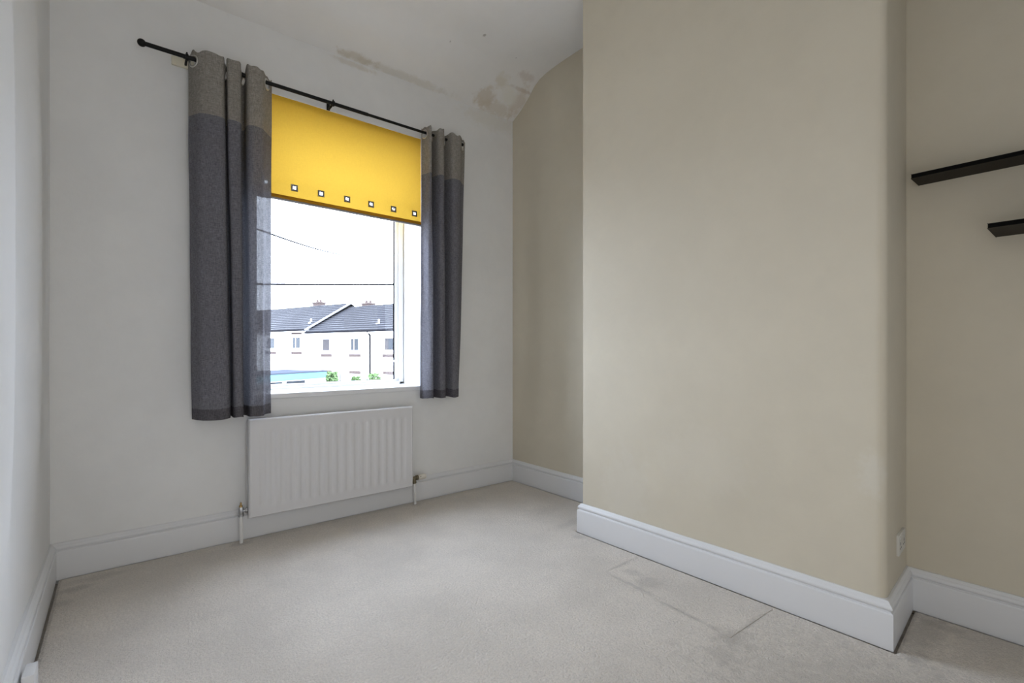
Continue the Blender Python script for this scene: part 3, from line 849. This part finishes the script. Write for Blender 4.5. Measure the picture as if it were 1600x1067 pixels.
def house(label, s0, s1, ze, zr, wins, chims, vents, pipe_s, lintels=()):
    o = H((s0 + s1) / 2, 3.5, GZ)
    root = thing('terraced_house', o, label, 'house', 'white terraced houses across the yard', math.atan2(HE.y, HE.x))
    bm = bmesh.new(); hbox(bm, s0 + .02, s1 - .02, 0, 7.2, GZ, ze + .05)
    obj('wall', bm, M['render_white'], root)
    rt = tiled_roof(root, s0, s1, ze + .02, zr, 3.5, 13)
    bm = bmesh.new(); tube(bm, [H(s0, -.38, ze), H(s1, -.38, ze)], .06, 8); obj('gutter', bm, M['gutter'], root)
    bm = bmesh.new(); hbox(bm, s0, s1, -.30, -.27, ze - .16, ze + .02); obj('fascia', bm, M['house_frame'], root)
    if pipe_s is not None:
        bm = bmesh.new(); tube(bm, [H(pipe_s, -.36, ze), H(pipe_s, -.10, ze - .3), H(pipe_s, -.10, GZ)], .055, 8)
        for z in (1.2, -.2): tube(bm, [H(pipe_s, -.10, z), H(pipe_s, -.10, z + .08)], .06, 8)
        obj('downpipe', bm, M['gutter'], root)
    for (s, z0, z1, ww, cu, panel) in wins:
        house_window(root, s, z0, z1, ww, cu)
        if panel: brick_run(root, 'brick_panel', s - panel / 2, s + panel / 2, z0 - .40, z0 - .185, 2)
    for (a, b_, z0, z1) in lintels: brick_run(root, 'brick_lintel', a, b_, z0, z1, 1)
    for (s, z0, z1) in chims: chimney(root, s, 3.9, z0, z1)
    for (s, t) in vents:
        bm = bmesh.new(); q = H(s, -.35 + 3.85 * t, ze + (zr - ze) * t); tube(bm, [q, q + Vector((0, 0, .32))], [.07, .05], 8)
        tube(bm, [q + Vector((-.2, -.05, 0)), q + Vector((.2, .05, .04))], .05, 8); obj('roof_vent', bm, M['lead'], root)
    return root
hl = house('white terraced house on the left with the higher eaves, seen through the window', -22.0, -6.45, 2.46, 4.66,
           [(-8.05, 1.12, 2.00, 1.02, 0, 1.34), (-11.35, 1.12, 2.0, 1.02, 1, 1.34), (-14.6, 1.12, 2.0, 1.02, 0, 1.34)], [(-11.0, 4.3, 5.02)], [(-7.2, .25)], None, [(-8.7, -7.42, 2.18, 2.32)])
hr_ = house('white terraced house on the right with a dark downpipe, seen through the window', -6.45, 9.0, 2.26, 4.36,
            [(-4.585, .97, 1.84, .86, 2, 1.22), (-1.585, .98, 1.84, .86, 0, 1.20), (1.66, .99, 1.83, .92, 1, 1.24), (5.2, .99, 1.83, .92, 0, 1.24),
             (-1.55, -1.65, -.68, .84, 0, 0), (1.66, -1.65, -.68, .9, 0, 0)], [(-4.9, 4.0, 4.62)], [(.15, .22)], 0.0,
            [(-2.15, -1.02, -.52, -.32), (1.10, 2.22, -.47, -.28), (-5.2, -3.98, -.55, -.33), (-2.1, -1.05, 1.985, 2.02), (-5.1, -4.0, 1.985, 2.02)])
# raised verge between the two roofs
bm = bmesh.new(); tube(bm, [H(-6.45, -.40, 2.44), H(-6.45, 3.5, 4.66)], .075, 6); obj('verge', bm, M['verge'], hl)
bm = bmesh.new(); hbox(bm, -2.55, -2.25, -.08, 0, -1.18, -.86, .03); obj('alarm_box', bm, M['house_frame'], hr_)
bm = bmesh.new(); tube(bm, [H(-3.0, -.06, -1.4), H(-3.0, -.06, -.50)], .025, 6); obj('wall_pipe', bm, M['gutter'], hr_)

# low outbuilding with turquoise fascia
A = Vector((4.375, 19.563)); B = Vector((1.893, 18.086))
du = (A - B).normalized(); dn = Vector((-du.y, du.x))
OM = Matrix(((du.x, dn.x, 0, B.x), (du.y, dn.y, 0, B.y), (0, 0, 1, 0), (0, 0, 0, 1)))
Lo = (A - B).length
ob = thing('garden_outbuilding', (OM @ Vector((Lo / 2, 1, GZ))), 'low flat-roofed outbuilding with a turquoise fascia below the white houses', 'outbuilding', None, math.atan2(du.y, du.x))
bm = bmesh.new(); box(bm, -4, Lo - .05, .05, 2.4, GZ, .04, 0, 1, OM); obj('wall', bm, M['render_white'], ob)
bm = bmesh.new(); box(bm, -4, Lo + .05, -.06, 2.6, .03, .10, 0, 1, OM); obj('flat_roof', bm, M['flat_roof'], ob)
bm = bmesh.new(); box(bm, -4, Lo, -.10, .04, -.23, .035, 0, 1, OM); obj('fascia', bm, M['turquoise'], ob)
f = None
for k in range(4):
    a = -3.2 + k * 1.25
    bm = bmesh.new(); box(bm, a, a + 1.15, -.02, .04, -1.2, -.235, 0, 1, OM); f = obj('window', bm, M['house_frame'], ob)
    bm = bmesh.new(); box(bm, a + .06, a + 1.09, -.03, .0, -1.14, -.27, 0, 1, OM); obj('pane', bm, M['house_glass'], f)

def shrub(loc, r, hgt, n, label, seed):
    rnd = random.Random(seed)
    root = thing('garden_shrub', loc, label, 'shrub', 'shrubs by the outbuilding')
    bm = bmesh.new(); base = Vector(loc)
    for _ in range(n):
        a = rnd.random() * 2 * PI; k = rnd.random() ** .5; hh = rnd.random()
        c = base + Vector((math.cos(a) * r * k * (1 - .5 * hh), math.sin(a) * r * k * (1 - .5 * hh), hgt * (.55 + .45 * hh)))
        u = Vector((rnd.uniform(-1, 1), rnd.uniform(-1, 1), rnd.uniform(-.3, 1))).normalized(); v = u.orthogonal().normalized(); s = rnd.uniform(.06, .13)
        bm.faces.new([bm.verts.new(c + u * s), bm.verts.new(c + v * s * .4), bm.verts.new(c - u * s * .6), bm.verts.new(c - v * s * .4)])
    tag(obj('foliage', bm, M['leaf'], root), kind='stuff')
    bm = bmesh.new()
    for k in range(5):
        a = k * 1.3; tube(bm, [base, base + Vector((math.cos(a) * r * .3, math.sin(a) * r * .3, hgt * .8))], [.03, .01], 6)
    obj('stem', bm, M['gutter'], root)
shrub((4.02, 17.45, GZ), .42, 3.05, 1500, 'green leafy shrub at the corner of the turquoise outbuilding', 3)
shrub((4.95, 17.1, GZ), .36, 2.85, 900, 'lower pale shrub in front of the right house wall', 5)
shrub((6.6, 19.2, GZ), .5, 2.85, 900, 'green shrub below the small ground floor window', 8)
bm = bmesh.new(); box(bm, -30, 45, .6, 60, GZ - .2, GZ); tag(obj('yard_ground', bm, M['yard']), 'paved yard outside', kind='structure')

def cable(p, q, sag, label, r):
    bm = bmesh.new(); p, q = Vector(p), Vector(q)
    tube(bm, [p + (q - p) * t + Vector((0, 0, -sag * 4 * t * (1 - t))) for t in [k / 24 for k in range(25)]], r, 6)
    tag(obj('overhead_cable', bm, M['cable'], origin=p), label, 'cable')
cable((-3.0, 22.8, 3.95), (12.0, 11.0, 3.95), .12, 'long level overhead cable crossing the white sky above the roofs', .040)
cable((-1.5, 8.0, 3.9), (7.5, 22.5, 6.2), .25, 'faint sloping overhead cable high in the white sky', .022)

for o in bpy.data.objects:
    for k in ('_o', '_rz'):
        if k in o: del o[k]
